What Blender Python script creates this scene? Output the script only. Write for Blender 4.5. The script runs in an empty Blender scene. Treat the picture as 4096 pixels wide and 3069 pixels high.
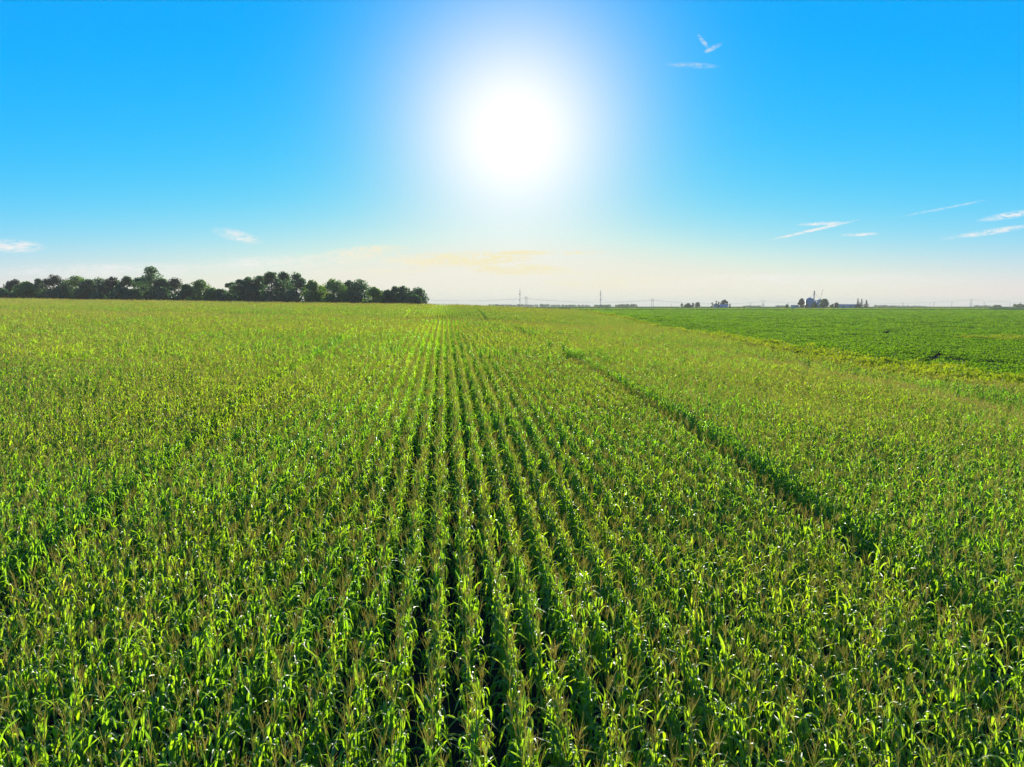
import bpy, math, random
import numpy as np
from mathutils import Vector

random.seed(7)
rng = np.random.default_rng(7)
sc = bpy.context.scene
col = sc.collection
R = math.radians

# ------------------------------------------------------------------ camera
CAM_Z = 9.3
FPX, CX, CY = 2840.0, 2048.0, 1534.5            # focal length and centre in photo pixels
PITCH = R(6.47)
cam_d = bpy.data.cameras.new('camera')
cam = bpy.data.objects.new('camera', cam_d)
col.objects.link(cam)
sc.camera = cam
cam_d.sensor_width = 36.0
cam_d.lens = 36.0 * FPX / 4096.0
cam_d.clip_start = 0.1
cam_d.clip_end = 30000.0
cam.location = (0, 0, CAM_Z)
cam.rotation_euler = (R(90) - PITCH, 0, 0)

# ------------------------------------------------------------------ sky
SUN_EL, SUN_AZ = R(12.9), R(0.16)
SUN_DIR = Vector((math.sin(SUN_AZ) * math.cos(SUN_EL), math.cos(SUN_AZ) * math.cos(SUN_EL), math.sin(SUN_EL)))
world = bpy.data.worlds.new('World')
sc.world = world
world.use_nodes = True
wt = world.node_tree


class S:
    """a shader socket with arithmetic: each operation adds a Math node"""
    def __init__(self, nt, sock): self.nt, self.s = nt, sock
    def _m(self, op, *a, clamp=False):
        n = self.nt.nodes.new('ShaderNodeMath'); n.operation = op; n.use_clamp = clamp
        for i, v in enumerate((self,) + a):
            if isinstance(v, S): self.nt.links.new(v.s, n.inputs[i])
            else: n.inputs[i].default_value = v
        return S(self.nt, n.outputs[0])
    def __add__(self, o): return self._m('ADD', o)
    def __sub__(self, o): return self._m('SUBTRACT', o)
    def __mul__(self, o): return self._m('MULTIPLY', o)
    def __truediv__(self, o): return self._m('DIVIDE', o)
    def fn(self, op, *a): return self._m(op, *a)
    def clamp(self): return self._m('ADD', 0.0, clamp=True)


def node(nt, kind, **kw):
    n = nt.nodes.new(kind)
    for k, v in kw.items(): setattr(n, k, v)
    return n


def link(nt, a, b): nt.links.new(a.s if isinstance(a, S) else a, b)


def pixel_dir(px, py):
    r, u = (px - CX) / FPX, -(py - CY) / FPX
    return Vector((r, math.cos(PITCH) + u * math.sin(PITCH), -math.sin(PITCH) + u * math.cos(PITCH)))


sky = node(wt, 'ShaderNodeTexSky', sky_type='NISHITA')
sky.sun_disc = False
sky.sun_elevation = SUN_EL
sky.sun_rotation = SUN_AZ
sky.air_density = 1.0
sky.dust_density = 0.04
sky.ozone_density = 6.0
sep = node(wt, 'ShaderNodeSeparateColor')
wt.links.new(sky.outputs[0], sep.inputs[0])
r_, g_, b_ = (S(wt, sep.outputs[i]) for i in range(3))
SKY_STRENGTH, EXPOSURE = 0.060, 1.3
WHITE = 1.0 / (SKY_STRENGTH * 2 ** EXPOSURE)      # radiance that displays as white
# the camera's white balance and tone response on the clear sky (values as displayed, then back to radiance)
rd = ((r_ * 0.1).fn('POWER', 3.2) * -30.0).fn('EXPONENT')._m('MULTIPLY_ADD', -0.90, 0.885).fn('MAXIMUM', 0.0)
gd_ = g_ * 0.110 + 0.160
bd = (rd * -0.33 + 1.02).fn('MAXIMUM', 0.5)
r2, g2, b2 = rd * WHITE, gd_.fn('MINIMUM', 0.86) * WHITE, bd * WHITE
tc = node(wt, 'ShaderNodeTexCoord')
sx = node(wt, 'ShaderNodeSeparateXYZ')
wt.links.new(tc.outputs['Generated'], sx.inputs[0])
X, Y, Z = (S(wt, sx.outputs[i]) for i in range(3))
DEG = 180 / math.pi
az = X.fn('ARCTAN2', Y) * DEG
el = Z.fn('ARCSINE') * DEG
dot = (X * SUN_DIR.x + Y * SUN_DIR.y + Z * SUN_DIR.z).fn('MINIMUM', 1.0)
th = dot.fn('ARCCOSINE') * DEG                   # angle from the sun: bright aureole of forward-scattered light
q1, q2 = th / 8.0, th / 5.4
g1 = (q1.fn('POWER', 1.9) * -1.0).fn('EXPONENT') * 1.0
core = (q2 * q2 * -1.0).fn('EXPONENT') * (WHITE * 0.16)
r2 = r2 + (g1 * -1.0 * (r2 - WHITE * 1.00)) + core
g2 = g2 + (g1 * -1.0 * (g2 - WHITE * 0.975)) + core
b2 = b2 + (g1 * -1.0 * (b2 - WHITE * 0.965)) + core
# thin cirrus and contrails high in the sky: (photo x, y, half length, half width in pixels, tilt, opacity)
cirrus = [(2812, 166, 34, 9, -48, .45), (2852, 192, 42, 10, 20, .40), (2770, 262, 110, 11, -6, .36), (3245, 923, 190, 7, 11.5, .85), (3290, 895, 115, 8, 0, .8), (3440, 938, 80, 8, 0, .8),
          (4050, 860, 140, 17, 8, .8), (3960, 928, 200, 14, 7, .75), (3770, 835, 180, 6, 9, .4), (950, 945, 105, 28, -12, .6), (1450, 1012, 200, 30, 6, 1.0),
          (1180, 1050, 420, 34, 3, .6), (50, 985, 130, 32, 0, .7), (1820, 1040, 340, 34, 1, 1.5), (2110, 1012, 330, 11, 0, 1.3), (2080, 1080, 230, 26, 0, 1.5), (1500, 1085, 300, 12, 1, .8),
          (2280, 1096, 230, 10, 0, .5), (2500, 1135, 380, 36, 0, .9), (2950, 1112, 290, 18, 0, .8), (500, 1080, 500, 34, 2, .5), (3300, 1125, 600, 40, 0, .35)]
cmb = node(wt, 'ShaderNodeCombineXYZ')
link(wt, az * 0.42, cmb.inputs[0]); link(wt, el * 1.9, cmb.inputs[1])
nz = node(wt, 'ShaderNodeTexNoise')
nz.inputs['Scale'].default_value = 1.0; nz.inputs['Detail'].default_value = 6.0; nz.inputs['Roughness'].default_value = .62
nz.inputs['Distortion'].default_value = .6
wt.links.new(cmb.outputs[0], nz.inputs['Vector'])
cmb2 = node(wt, 'ShaderNodeCombineXYZ')
link(wt, az * 1.5 + el * 0.8, cmb2.inputs[0]); link(wt, el * 4.2 - az * 0.5, cmb2.inputs[1])
nz2 = node(wt, 'ShaderNodeTexNoise')
nz2.inputs['Scale'].default_value = 1.0; nz2.inputs['Detail'].default_value = 5.0; nz2.inputs['Roughness'].default_value = .6; nz2.inputs['Distortion'].default_value = 1.2
wt.links.new(cmb2.outputs[0], nz2.inputs['Vector'])
noise = S(wt, nz.outputs[0]) * 0.45 + S(wt, nz2.outputs[0]) * 0.55
dens = None
for px, py, ln, wd, tilt, op in cirrus:
    d = pixel_dir(px, py).normalized()
    a0, e0 = math.degrees(math.atan2(d.x, d.y)), math.degrees(math.asin(d.z))
    k = DEG / FPX * (math.cos(math.atan((px - CX) / FPX)) ** 1.5)
    da, de = az - a0, el - e0
    ct, st = math.cos(R(tilt)), math.sin(R(tilt))
    u = (da * ct + de * st) / (ln * k)
    v = (de * ct - da * st) / (wd * k)
    m = (u * u + v * v)._m('MULTIPLY_ADD', -1.0, 1.0, clamp=True)
    m = (m * (noise * 7.5 - 3.0)) * op
    dens = m if dens is None else dens.fn('MAXIMUM', m)
dens = dens.clamp()
near = (th / 16.0)._m('MULTIPLY_ADD', -1.0, 1.45, clamp=True)       # clouds under the low sun are yellow
mixr = lambda c, v: c + (S(wt, v.s) - c) * dens
one = node(wt, 'ShaderNodeValue'); one.outputs[0].default_value = WHITE * .93
W = S(wt, one.outputs[0])
r3 = r2 + (W - r2) * dens
g3 = g2 + (W * (near * -0.07 + 0.98) - g2) * dens
b3 = b2 + (W * (near * -0.42 + 0.97) - b2) * dens
comb = node(wt, 'ShaderNodeCombineColor')
for i, c in enumerate((r3, g3, b3)): link(wt, c, comb.inputs[i])
bg = wt.nodes['Background']
wt.links.new(comb.outputs[0], bg.inputs[0])
bg.inputs[1].default_value = SKY_STRENGTH

# ------------------------------------------------------------------ sun and exposure
sun_d = bpy.data.lights.new('sun', 'SUN')
sun_d.energy = 5.0
sun_d.angle = R(0.5)
sun_d.color = (1.0, 0.93, 0.80)
sun = bpy.data.objects.new('sun', sun_d)
col.objects.link(sun)
sun.rotation_euler = (-SUN_DIR).to_track_quat('-Z', 'Y').to_euler()
sun.location = (0, 0, 60)
vs = sc.view_settings
vs.view_transform = 'Standard'; vs.look = 'None'; vs.gamma = 1.0; vs.use_curve_mapping = False
vs.exposure = EXPOSURE
cy = sc.cycles
cy.max_bounces = 8; cy.diffuse_bounces = 4; cy.glossy_bounces = 2; cy.transmission_bounces = 5; cy.transparent_max_bounces = 8; cy.volume_bounces = 0
cy.sample_clamp_indirect = 4.0
cy.caustics_reflective = False; cy.caustics_refractive = False
cy.use_denoising = True
cy.denoiser = 'OPENIMAGEDENOISE'
cy.denoising_input_passes = 'RGB_ALBEDO_NORMAL'
cy.denoising_prefilter = 'NONE'
try:
    cy.use_light_tree = True
except Exception:
    pass


# ------------------------------------------------------------------ materials
def new_mat(name):
    m = bpy.data.materials.new(name); m.use_nodes = True
    nt = m.node_tree; nt.nodes.clear()
    out = node(nt, 'ShaderNodeOutputMaterial')
    return m, nt, out


def ramp(nt, fac, stops):
    r = node(nt, 'ShaderNodeValToRGB')
    e = r.color_ramp.elements
    while len(e) < len(stops): e.new(0.5)
    for k, (p, c) in zip(e, stops): k.position = p; k.color = (*c, 1)
    if fac is not None: link(nt, fac, r.inputs[0])
    return r.outputs[0]


def noise_tex(nt, scale, detail=3, vec=None, rough=.55):
    n = node(nt, 'ShaderNodeTexNoise')
    n.inputs['Scale'].default_value = scale; n.inputs['Detail'].default_value = detail; n.inputs['Roughness'].default_value = rough
    if vec is None:
        g = node(nt, 'ShaderNodeNewGeometry'); vec = g.outputs['Position']
    nt.links.new(vec, n.inputs['Vector'])
    return S(nt, n.outputs[0])


def mix_col(nt, a, b, f, mode='MIX'):
    n = node(nt, 'ShaderNodeMix', data_type='RGBA', blend_type=mode)
    link(nt, f, n.inputs[0]) if not isinstance(f, (int, float)) else setattr(n.inputs[0], 'default_value', f)
    for v, i in ((a, 6), (b, 7)):
        if isinstance(v, tuple): n.inputs[i].default_value = (*v, 1)
        else: link(nt, v, n.inputs[i])
    return n.outputs[2]


def leaf_material(name, stops, trans_gain, trans_mix, rough, field=None, spec=.5, field_scale=.06):
    """thin leaf: glossy green skin over a translucent body; colour varies by plant, by leaf and over the field"""
    m, nt, out = new_mat(name)
    oi = node(nt, 'ShaderNodeObjectInfo')
    at = node(nt, 'ShaderNodeAttribute', attribute_name='tint')
    f = S(nt, oi.outputs['Random']) * .45 + S(nt, at.outputs['Fac']) * .55
    c = ramp(nt, f, stops)
    if field:
        fn = noise_tex(nt, field_scale, 3)
        ff = ((fn - .42) * 3.2).clamp()
        c = mix_col(nt, c, field, ff * .55)
    p = node(nt, 'ShaderNodeBsdfPrincipled')
    link(nt, c, p.inputs['Base Color'])
    p.inputs['Roughness'].default_value = rough
    p.inputs['Specular IOR Level'].default_value = spec
    t = node(nt, 'ShaderNodeBsdfTranslucent')
    tcol = mix_col(nt, c, trans_gain, 1.0, 'MULTIPLY')
    link(nt, tcol, t.inputs['Color'])
    mx = node(nt, 'ShaderNodeMixShader'); mx.inputs[0].default_value = trans_mix
    nt.links.new(p.outputs[0], mx.inputs[1]); nt.links.new(t.outputs[0], mx.inputs[2])
    nt.links.new(mx.outputs[0], out.inputs[0])
    return m


def plain(name, c, rough=.7, metal=0.0, var=.25, scale=1.5, spec=.4):
    m, nt, out = new_mat(name)
    p = node(nt, 'ShaderNodeBsdfPrincipled')
    n = noise_tex(nt, scale, 4)
    cc = mix_col(nt, tuple(v * (1 - var) for v in c), tuple(min(1, v * (1 + var)) for v in c), n)
    link(nt, cc, p.inputs['Base Color'])
    p.inputs['Roughness'].default_value = rough; p.inputs['Metallic'].default_value = metal
    p.inputs['Specular IOR Level'].default_value = spec
    nt.links.new(p.outputs[0], out.inputs[0])
    return m


M = {}
M['maize_leaf'] = leaf_material('maize_leaf', [(0, (.045, .13, .006)), (.45, (.075, .175, .007)), (.8, (.12, .205, .008)), (1, (.20, .23, .02))],
                                (4.3, 3.8, 1.5), .54, .46, field=(.17, .20, .005), spec=.66)
M['stalk'] = leaf_material('stalk', [(0, (.10, .19, .02)), (1, (.18, .24, .04))], (1.6, 1.6, 1.2), .25, .5)
M['tassel'] = leaf_material('tassel', [(0, (.44, .43, .09)), (.6, (.50, .45, .13)), (1, (.57, .46, .19))], (1.5, 1.45, 1.2), .52, .75, spec=.25)
M['soy_leaf'] = leaf_material('soy_leaf', [(0, (.045, .125, .0015)), (.5, (.068, .155, .0015)), (1, (.10, .18, .002))], (2.8, 2.5, 1.0), .45, .7, spec=.05, field=(.085, .17, .008), field_scale=.02)
M['weed'] = leaf_material('weed', [(0, (.055, .115, .005)), (.5, (.11, .165, .006)), (1, (.19, .21, .008))], (2.2, 2.1, 1.2), .45, .75, spec=.08)
M['tree_dark'] = leaf_material('tree_dark', [(0, (.028, .068, .028)), (.6, (.044, .098, .036)), (1, (.072, .135, .038))], (2.0, 2.2, 1.0), .34, .6, spec=.3)
M['tree_mid'] = leaf_material('tree_mid', [(0, (.05, .11, .018)), (.6, (.08, .15, .022)), (1, (.12, .19, .022))], (2.2, 2.2, 1.0), .3, .6, spec=.3)
M['tree_light'] = leaf_material('tree_light', [(0, (.13, .22, .02)), (.6, (.20, .28, .025)), (1, (.28, .32, .03))], (2.2, 2.0, 1.0), .4, .6, spec=.3)
M['tree_bare'] = leaf_material('tree_bare', [(0, (.030, .042, .022)), (.6, (.045, .056, .026)), (1, (.06, .07, .03))], (1.8, 1.8, 1.0), .25, .6, spec=.3)
M['conifer'] = leaf_material('conifer', [(0, (.014, .03, .018)), (1, (.03, .055, .025))], (1.5, 1.6, 1.0), .15, .6, spec=.3)
M['bark'] = plain('bark', (.06, .048, .036), .9)
M['galvanised'] = plain('galvanised', (.20, .26, .34), .42, .5, .12, .6)
M['steel_roof'] = plain('steel_roof', (.16, .20, .26), .5, .5, .12, .6)
M['dark_roof'] = plain('dark_roof', (.05, .055, .07), .7)
M['siding'] = plain('siding', (.30, .38, .42), .6, 0, .1)
M['grey_steel'] = plain('grey_steel', (.22, .23, .24), .5, .5)
M['pole_wood'] = plain('pole_wood', (.10, .085, .07), .85)
M['wire'] = plain('wire', (.12, .12, .12), .5, .6)


def ground_material():
    m, nt, out = new_mat('ground')
    g = node(nt, 'ShaderNodeNewGeometry')
    sp = node(nt, 'ShaderNodeSeparateXYZ'); nt.links.new(g.outputs['Position'], sp.inputs[0])
    y = S(nt, sp.outputs[1])
    n1 = noise_tex(nt, 1.3, 6, rough=.7)
    soil = ramp(nt, n1, [(.3, (.018, .014, .011)), (.55, (.036, .028, .021)), (.75, (.060, .048, .036))])
    mp = node(nt, 'ShaderNodeMapping'); mp.inputs['Scale'].default_value = (.004, .012, 1)
    nt.links.new(g.outputs['Position'], mp.inputs[0])
    vor = node(nt, 'ShaderNodeTexVoronoi'); vor.inputs['Scale'].default_value = 1.0
    nt.links.new(mp.outputs[0], vor.inputs['Vector'])
    sc_ = node(nt, 'ShaderNodeSeparateColor'); nt.links.new(vor.outputs['Color'], sc_.inputs[0])
    crop = ramp(nt, S(nt, sc_.outputs[0]), [(0, (.030, .085, .014)), (.4, (.042, .110, .016)), (.7, (.060, .105, .020)), (1, (.085, .12, .03))])
    n2 = noise_tex(nt, .25, 5, rough=.7)
    crop = mix_col(nt, crop, (.018, .05, .012), ((n2 - .45) * 3.0).clamp() * .5)
    far = ((y - 610.0) / 15.0).clamp()
    c = mix_col(nt, soil, crop, far)
    p = node(nt, 'ShaderNodeBsdfPrincipled'); p.inputs['Roughness'].default_value = .95; p.inputs['Specular IOR Level'].default_value = 0.0
    link(nt, c, p.inputs['Base Color'])
    b = node(nt, 'ShaderNodeBump'); b.inputs['Strength'].default_value = .6; b.inputs['Distance'].default_value = .06
    n3 = noise_tex(nt, 5.0, 5, rough=.65)
    link(nt, n3, b.inputs['Height'])
    nt.links.new(b.outputs[0], p.inputs['Normal'])
    nt.links.new(p.outputs[0], out.inputs[0])
    return m


M['ground'] = ground_material()

# ------------------------------------------------------------------ terrain: depth of the crop canopy below the camera, read from the spacing of the rows
CANOPY = 2.0
prof_c = ([-200, 0, 12, 23, 40, 56, 66, 100, 130, 147, 180, 205, 222, 250, 318, 345, 430, 600], [7.5, 7.3, 7.15, 6.6, 5.5, 4.75, 4.35, 3.65, 3.3, 3.25, 6.0, 5.4, 3.7, 2.2, .85, .9, 2.6, 4.6])
prof_l = ([-200, 0, 12, 23, 40, 66, 100, 147, 172, 190, 222, 300, 345, 430, 600], [7.5, 7.3, 7.15, 6.7, 5.7, 4.2, 2.9, 1.3, 2.9, 2.7, .3, -1.75, -1.8, -.4, 3])
prof_b = ([-200, 0, 45, 64, 88, 105, 129, 169, 195, 251, 328, 430, 600], [7.5, 7.2, 7.2, 7.5, 7.9, 7.8, 6.8, 6.4, 6.3, 4.6, 3.2, 4.0, 4.9])
prof_s = ([-200, 0, 58, 100, 200, 400, 600], [7.5, 7.6, 7.9, 8.0, 7.1, 5.8, 5.05])


def smooth_interp(y, p):
    """linear profile softened by averaging neighbouring samples"""
    acc = 0
    for k, w in ((-1, .2), (-.5, .2), (0, .2), (.5, .2), (1, .2)):
        off = k * np.clip(np.abs(y) * .05, .5, 6)
        acc = acc + w * np.interp(y + off, p[0], p[1])
    return acc


def boundary_x(y): return 46 - .045 * (y - 64)


def sstep(a, b, x):
    t = np.clip((x - a) / (b - a), 0, 1)
    return t * t * (3 - 2 * t)


def canopy_depth(x, y):
    x = np.asarray(x, float); y = np.asarray(y, float)
    yc = np.clip(y, -200, 600)
    dc, dl, db, ds = (smooth_interp(yc, p) for p in (prof_c, prof_l, prof_b, prof_s))
    xc = -.095 * yc
    xl = -.72 * np.maximum(yc, 20) - 4
    xb = boundary_x(yc)
    wl = np.clip((xc - x) / (xc - xl), 0, 1.25)
    wr = sstep(0, 1, (x - xc) / (xb - xc)) * .6 + np.clip((x - xc) / (xb - xc), 0, 1) * .4
    d = np.where(x < xc, dc + (dl - dc) * wl, dc + (db - dc) * wr)
    soy = sstep(0, 60, x - xb)
    d = d + (ds - d) * soy
    along = sstep(18, 38, y) * (1 - sstep(78, 112, y))
    d = d - .38 * along * np.exp(-((x - 28.0) / 4.5) ** 2) + 1.9 * along * np.exp(-((x - 36.5) / 3.4) ** 2)
    d = d + .10 * np.sin(x * .13 + y * .05) * np.sin(y * .09 - x * .04 + 1) + .05 * np.sin(x * .31 + 2) * np.sin(y * .27)
    far = np.where(y < 1050, 5.05 + (4.85 - 5.05) * (y - 600) / 450, .00462 * y)
    blend = sstep(430, 640, y)
    return d + (far - d) * blend


def ground_z(x, y): return CAM_Z - CANOPY - canopy_depth(x, y)


def gz(x, y): return float(ground_z(x, y))


def pixel_ground(px, py, lift=0.0):
    """first place where the ray through a photo pixel meets the ground (plus lift)"""
    d = pixel_dir(px, py)
    for y in np.concatenate([np.arange(8, 300, .5), np.arange(300, 1200, 3)]):
        k = y / d.y
        if CAM_Z + d.z * k <= gz(d.x * k, y) + lift: return d.x * k, float(y)
    return None


def at(px, py, y):
    d = pixel_dir(px, py); k = y / d.y
    return d.x * k, y, CAM_Z + d.z * k


# ------------------------------------------------------------------ mesh helpers
class MB:
    def __init__(self): self.v, self.f, self.t, self.m = [], [], [], []; self.n = 0
    def add(self, v, f, tint=.5, mi=0):
        o = self.n
        self.v.append(np.asarray(v, float)); self.n += len(v)
        self.f += [tuple(i + o for i in q) for q in f]
        self.t.append(np.full(len(v), tint) if np.isscalar(tint) else np.asarray(tint))
        self.m += [mi] * len(f)
    def quads(self, c, nrm_u, nrm_v, tint, mi=0):
        """many loose quads: centres c, half axes u and v"""
        k = len(c)
        v = np.stack([c - nrm_u - nrm_v, c + nrm_u - nrm_v, c + nrm_u + nrm_v, c - nrm_u + nrm_v], 1).reshape(-1, 3)
        o = self.n
        self.v.append(v); self.n += 4 * k
        self.f += [(o + 4 * i, o + 4 * i + 1, o + 4 * i + 2, o + 4 * i + 3) for i in range(k)]
        self.t.append(np.repeat(tint, 4)); self.m += [mi] * k
    def box(self, lo, hi, **k):
        x0, y0, z0 = lo; x1, y1, z1 = hi
        v = [(x0, y0, z0), (x1, y0, z0), (x1, y1, z0), (x0, y1, z0), (x0, y0, z1), (x1, y0, z1), (x1, y1, z1), (x0, y1, z1)]
        self.add(v, [(0, 3, 2, 1), (4, 5, 6, 7), (0, 1, 5, 4), (1, 2, 6, 5), (2, 3, 7, 6), (3, 0, 4, 7)], **k)
    def tube(self, pts, radii, sides=6, cap=True, **k):
        pts = [np.asarray(p, float) for p in pts]
        vs_, fs = [], []
        for i, p in enumerate(pts):
            t = pts[min(i + 1, len(pts) - 1)] - pts[max(i - 1, 0)]
            t = t / (np.linalg.norm(t) + 1e-9)
            a = np.cross(t, (0, 0, 1)) if abs(t[2]) < .95 else np.cross(t, (1, 0, 0))
            a /= np.linalg.norm(a); b = np.cross(t, a)
            for s in range(sides):
                w = 2 * math.pi * s / sides
                vs_.append(p + radii[i] * (a * math.cos(w) + b * math.sin(w)))
        for i in range(len(pts) - 1):
            for s in range(sides):
                s2 = (s + 1) % sides
                fs.append((i * sides + s, i * sides + s2, (i + 1) * sides + s2, (i + 1) * sides + s))
        if cap:
            fs.append(tuple(range(sides))[::-1]); fs.append(tuple((len(pts) - 1) * sides + s for s in range(sides)))
        self.add(vs_, fs, **k)
    def mesh(self, name, mats, smooth=False):
        me = bpy.data.meshes.new(name)
        me.from_pydata(np.concatenate(self.v).tolist(), [], self.f)
        for m_ in (mats if isinstance(mats, (list, tuple)) else [mats]): me.materials.append(m_)
        a = me.attributes.new('tint', 'FLOAT', 'POINT'); a.data.foreach_set('value', np.concatenate(self.t).astype(np.float32))
        me.polygons.foreach_set('material_index', self.m)
        if smooth: me.polygons.foreach_set('use_smooth', [True] * len(self.f))
        me.update()
        return me


def tag(o, label=None, cat=None, group=None, kind=None):
    for k, v in (('label', label), ('category', cat), ('group', group), ('kind', kind)):
        if v: o[k] = v
    return o


def obj(name, me, parent=None, loc=None):
    o = bpy.data.objects.new(name, me); col.objects.link(o)
    if parent: o.parent = parent
    if loc is not None: o.location = loc
    return o


def empty(name, loc, rz=0.0):
    o = bpy.data.objects.new(name, None); col.objects.link(o)
    o.location = loc; o.rotation_euler = (0, 0, rz); o.empty_display_size = .3
    return o


# ------------------------------------------------------------------ ground sheet
def build_ground():
    def axis(dense, step, far, ratio):
        a = [0.0]; s = step
        while a[-1] < far:
            if a[-1] > dense: s *= ratio
            a.append(a[-1] + s)
        return np.array(a)
    xp = axis(75, 1.5, 9000, 1.09)
    xs = np.concatenate([-xp[:0:-1], xp])
    ys = np.concatenate([-axis(20, 3, 300, 1.3)[:0:-1], axis(260, 2.0, 9000, 1.06)])
    gx, gy = np.meshgrid(xs, ys)
    gzz = ground_z(gx, gy)
    v = np.stack([gx, gy, gzz], -1).reshape(-1, 3)
    nx, ny = len(xs), len(ys)
    i = np.arange(nx - 1)[None, :] + nx * np.arange(ny - 1)[:, None]
    f = np.stack([i, i + 1, i + 1 + nx, i + nx], -1).reshape(-1, 4)
    me = bpy.data.meshes.new('ground')
    me.from_pydata(v.tolist(), [], f.tolist())
    me.materials.append(M['ground'])
    me.polygons.foreach_set('use_smooth', [True] * len(f))
    o = obj('ground', me)
    tag(o, 'gently rolling dark soil and far green farmland out to the horizon', 'ground', kind='structure')


build_ground()


# ------------------------------------------------------------------ maize plants
def ribbon(base, azim, L, Wd, th0, th1, bend, sharp, twist, seg, wave, r):
    """a maize leaf: a folded ribbon that rises, arches over and hangs; returns vertices and quads"""
    ts = np.linspace(0, 1, seg + 1)
    g = 1 / (1 + np.exp(-(ts - bend) * sharp)); g = (g - g[0]) / (g[-1] - g[0])
    th_ = th0 + (th1 - th0) * g
    ds = L / seg
    rad = np.concatenate([[0], np.cumsum(np.sin((th_[1:] + th_[:-1]) / 2) * ds)])
    z = np.concatenate([[0], np.cumsum(np.cos((th_[1:] + th_[:-1]) / 2) * ds)])
    side = r.normal(0, .05) * L * ts ** 2
    dirv = np.array([math.cos(azim), math.sin(azim), 0]); lat = np.array([-math.sin(azim), math.cos(azim), 0])
    w = Wd * np.minimum(1, .35 + 2.6 * ts) * np.clip(1 - ts ** 2.6, 0, 1) ** .8 + .003
    vs_ = []
    for k in range(seg + 1):
        c = np.array(base) + dirv * rad[k] + lat * side[k] + np.array([0, 0, z[k]])
        tan = dirv * math.sin(th_[k]) + np.array([0, 0, math.cos(th_[k])])
        nrm = np.cross(lat, tan)
        tw = twist * ts[k] ** 1.5
        la = lat * math.cos(tw) + nrm * math.sin(tw); nn = nrm * math.cos(tw) - lat * math.sin(tw)
        up = .28 * w[k]
        e = wave * math.sin(ts[k] * 13 + azim) * w[k]
        vs_ += [c - la * w[k] / 2 - nn * (up + e), c, c + la * w[k] / 2 - nn * (up - e)]
    fs = []
    for k in range(seg):
        a = 3 * k
        fs += [(a, a + 1, a + 4, a + 3), (a + 1, a + 2, a + 5, a + 4)]
    return vs_, fs


def plant_parts(seed, lod):
    """list of (part name, vertices, faces, tint, material index); lod 0 near, 1 far"""
    r = np.random.default_rng(seed)
    H = r.uniform(1.62, 1.9)
    lean = r.normal(0, .035, 2)
    ax = lambda z: np.array([lean[0] * z * z * .4, lean[1] * z * z * .4, z])
    parts = []
    mb = MB()
    zs = np.linspace(0, H, 5 if lod == 0 else 3)
    mb.tube([ax(z) for z in zs], np.linspace(.014, .006, len(zs)), 5 if lod == 0 else 3, cap=False)
    parts.append(('stalk', np.concatenate(mb.v), mb.f, .5, 1))
    n = int(r.integers(8, 10))
    plane = math.pi / 2 + r.normal(0, .75)
    seg = 10 if lod == 0 else 5
    for i in range(n):
        q = i / (n - 1)
        z0 = H * (.18 + .68 * q)
        a = plane + math.pi * i + r.normal(0, .42)
        L = (.54 + .34 * math.sin(math.pi * min(1, .18 + q * .80))) * r.uniform(.85, 1.12) * (1 - .30 * max(0, q - .72) / .28)
        Wd = r.uniform(.050, .076) * (1 - .22 * q)
        th0 = R(r.uniform(18, 36) - 10 * q)
        drop = r.random()
        th1 = R(r.uniform(160, 179)) if drop < .78 else R(r.uniform(85, 135))
        if q > .85 and r.random() < .45: th1 = R(r.uniform(35, 80))
        v, f = ribbon(ax(z0), a, L, Wd, th0, th1, r.uniform(.34, .60), r.uniform(9, 24), r.normal(0, .6), seg, .16, r)
        tint = float(np.clip(r.normal(.45, .22) + (.25 if q < .15 else 0), 0, 1))
        parts.append(('leaf', np.array(v), f, tint, 0))
    mb = MB()
    top = ax(H)
    tl = r.uniform(.30, .40)
    sd = 3
    mb.tube([top, top + np.array([lean[0], lean[1], tl * .6]), top + np.array([lean[0] * 2, lean[1] * 2, tl + .08])], [.004, .0048, .0025], sd, cap=False)
    nb = int(r.integers(4, 8)) if lod == 0 else 4
    for i in range(nb):
        a = r.uniform(0, 2 * math.pi); zz = r.uniform(.05, .17); l = r.uniform(.17, .29); o = R(r.uniform(7, 38))
        p0 = top + np.array([0, 0, zz]); p1 = p0 + .55 * l * np.array([math.cos(a) * math.sin(o), math.sin(a) * math.sin(o), math.cos(o)])
        o2 = o + R(r.uniform(-4, 22)); p2 = p1 + .45 * l * np.array([math.cos(a) * math.sin(o2), math.sin(a) * math.sin(o2), math.cos(o2)])
        mb.tube([p0, p1, p2], [.0022, .0031, .0018] if lod == 0 else [.003, .0041, .0026], sd, cap=False)
    parts.append(('tassel', np.concatenate(mb.v), mb.f, float(r.uniform(.1, .9)), 2))
    return parts


MAIZE_MATS = [M['maize_leaf'], M['stalk'], M['tassel']]
N_NEAR, N_PATCH = 22, 14
near_parts = [plant_parts(100 + i, 0) for i in range(N_NEAR)]


def part_meshes(parts):
    out = []
    for nm, v, f, t, mi in parts:
        mb = MB(); mb.add(v, f, t, 0)
        out.append((nm, mb.mesh('maize_' + nm, MAIZE_MATS[mi], True)))
    return out


def proto_collection(name, meshes):
    c = bpy.data.collections.new(name)
    for i, me in enumerate(meshes): c.objects.link(bpy.data.objects.new('%s_%02d' % (name, i), me))
    return c


whole = []
for parts in near_parts:
    mb = MB()
    for nm, v, f, t, mi in parts: mb.add(v, f, t, mi)
    whole.append(mb.mesh('maize_plant', MAIZE_MATS, True))
maize_near = proto_collection('maize_plants', whole)

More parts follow.
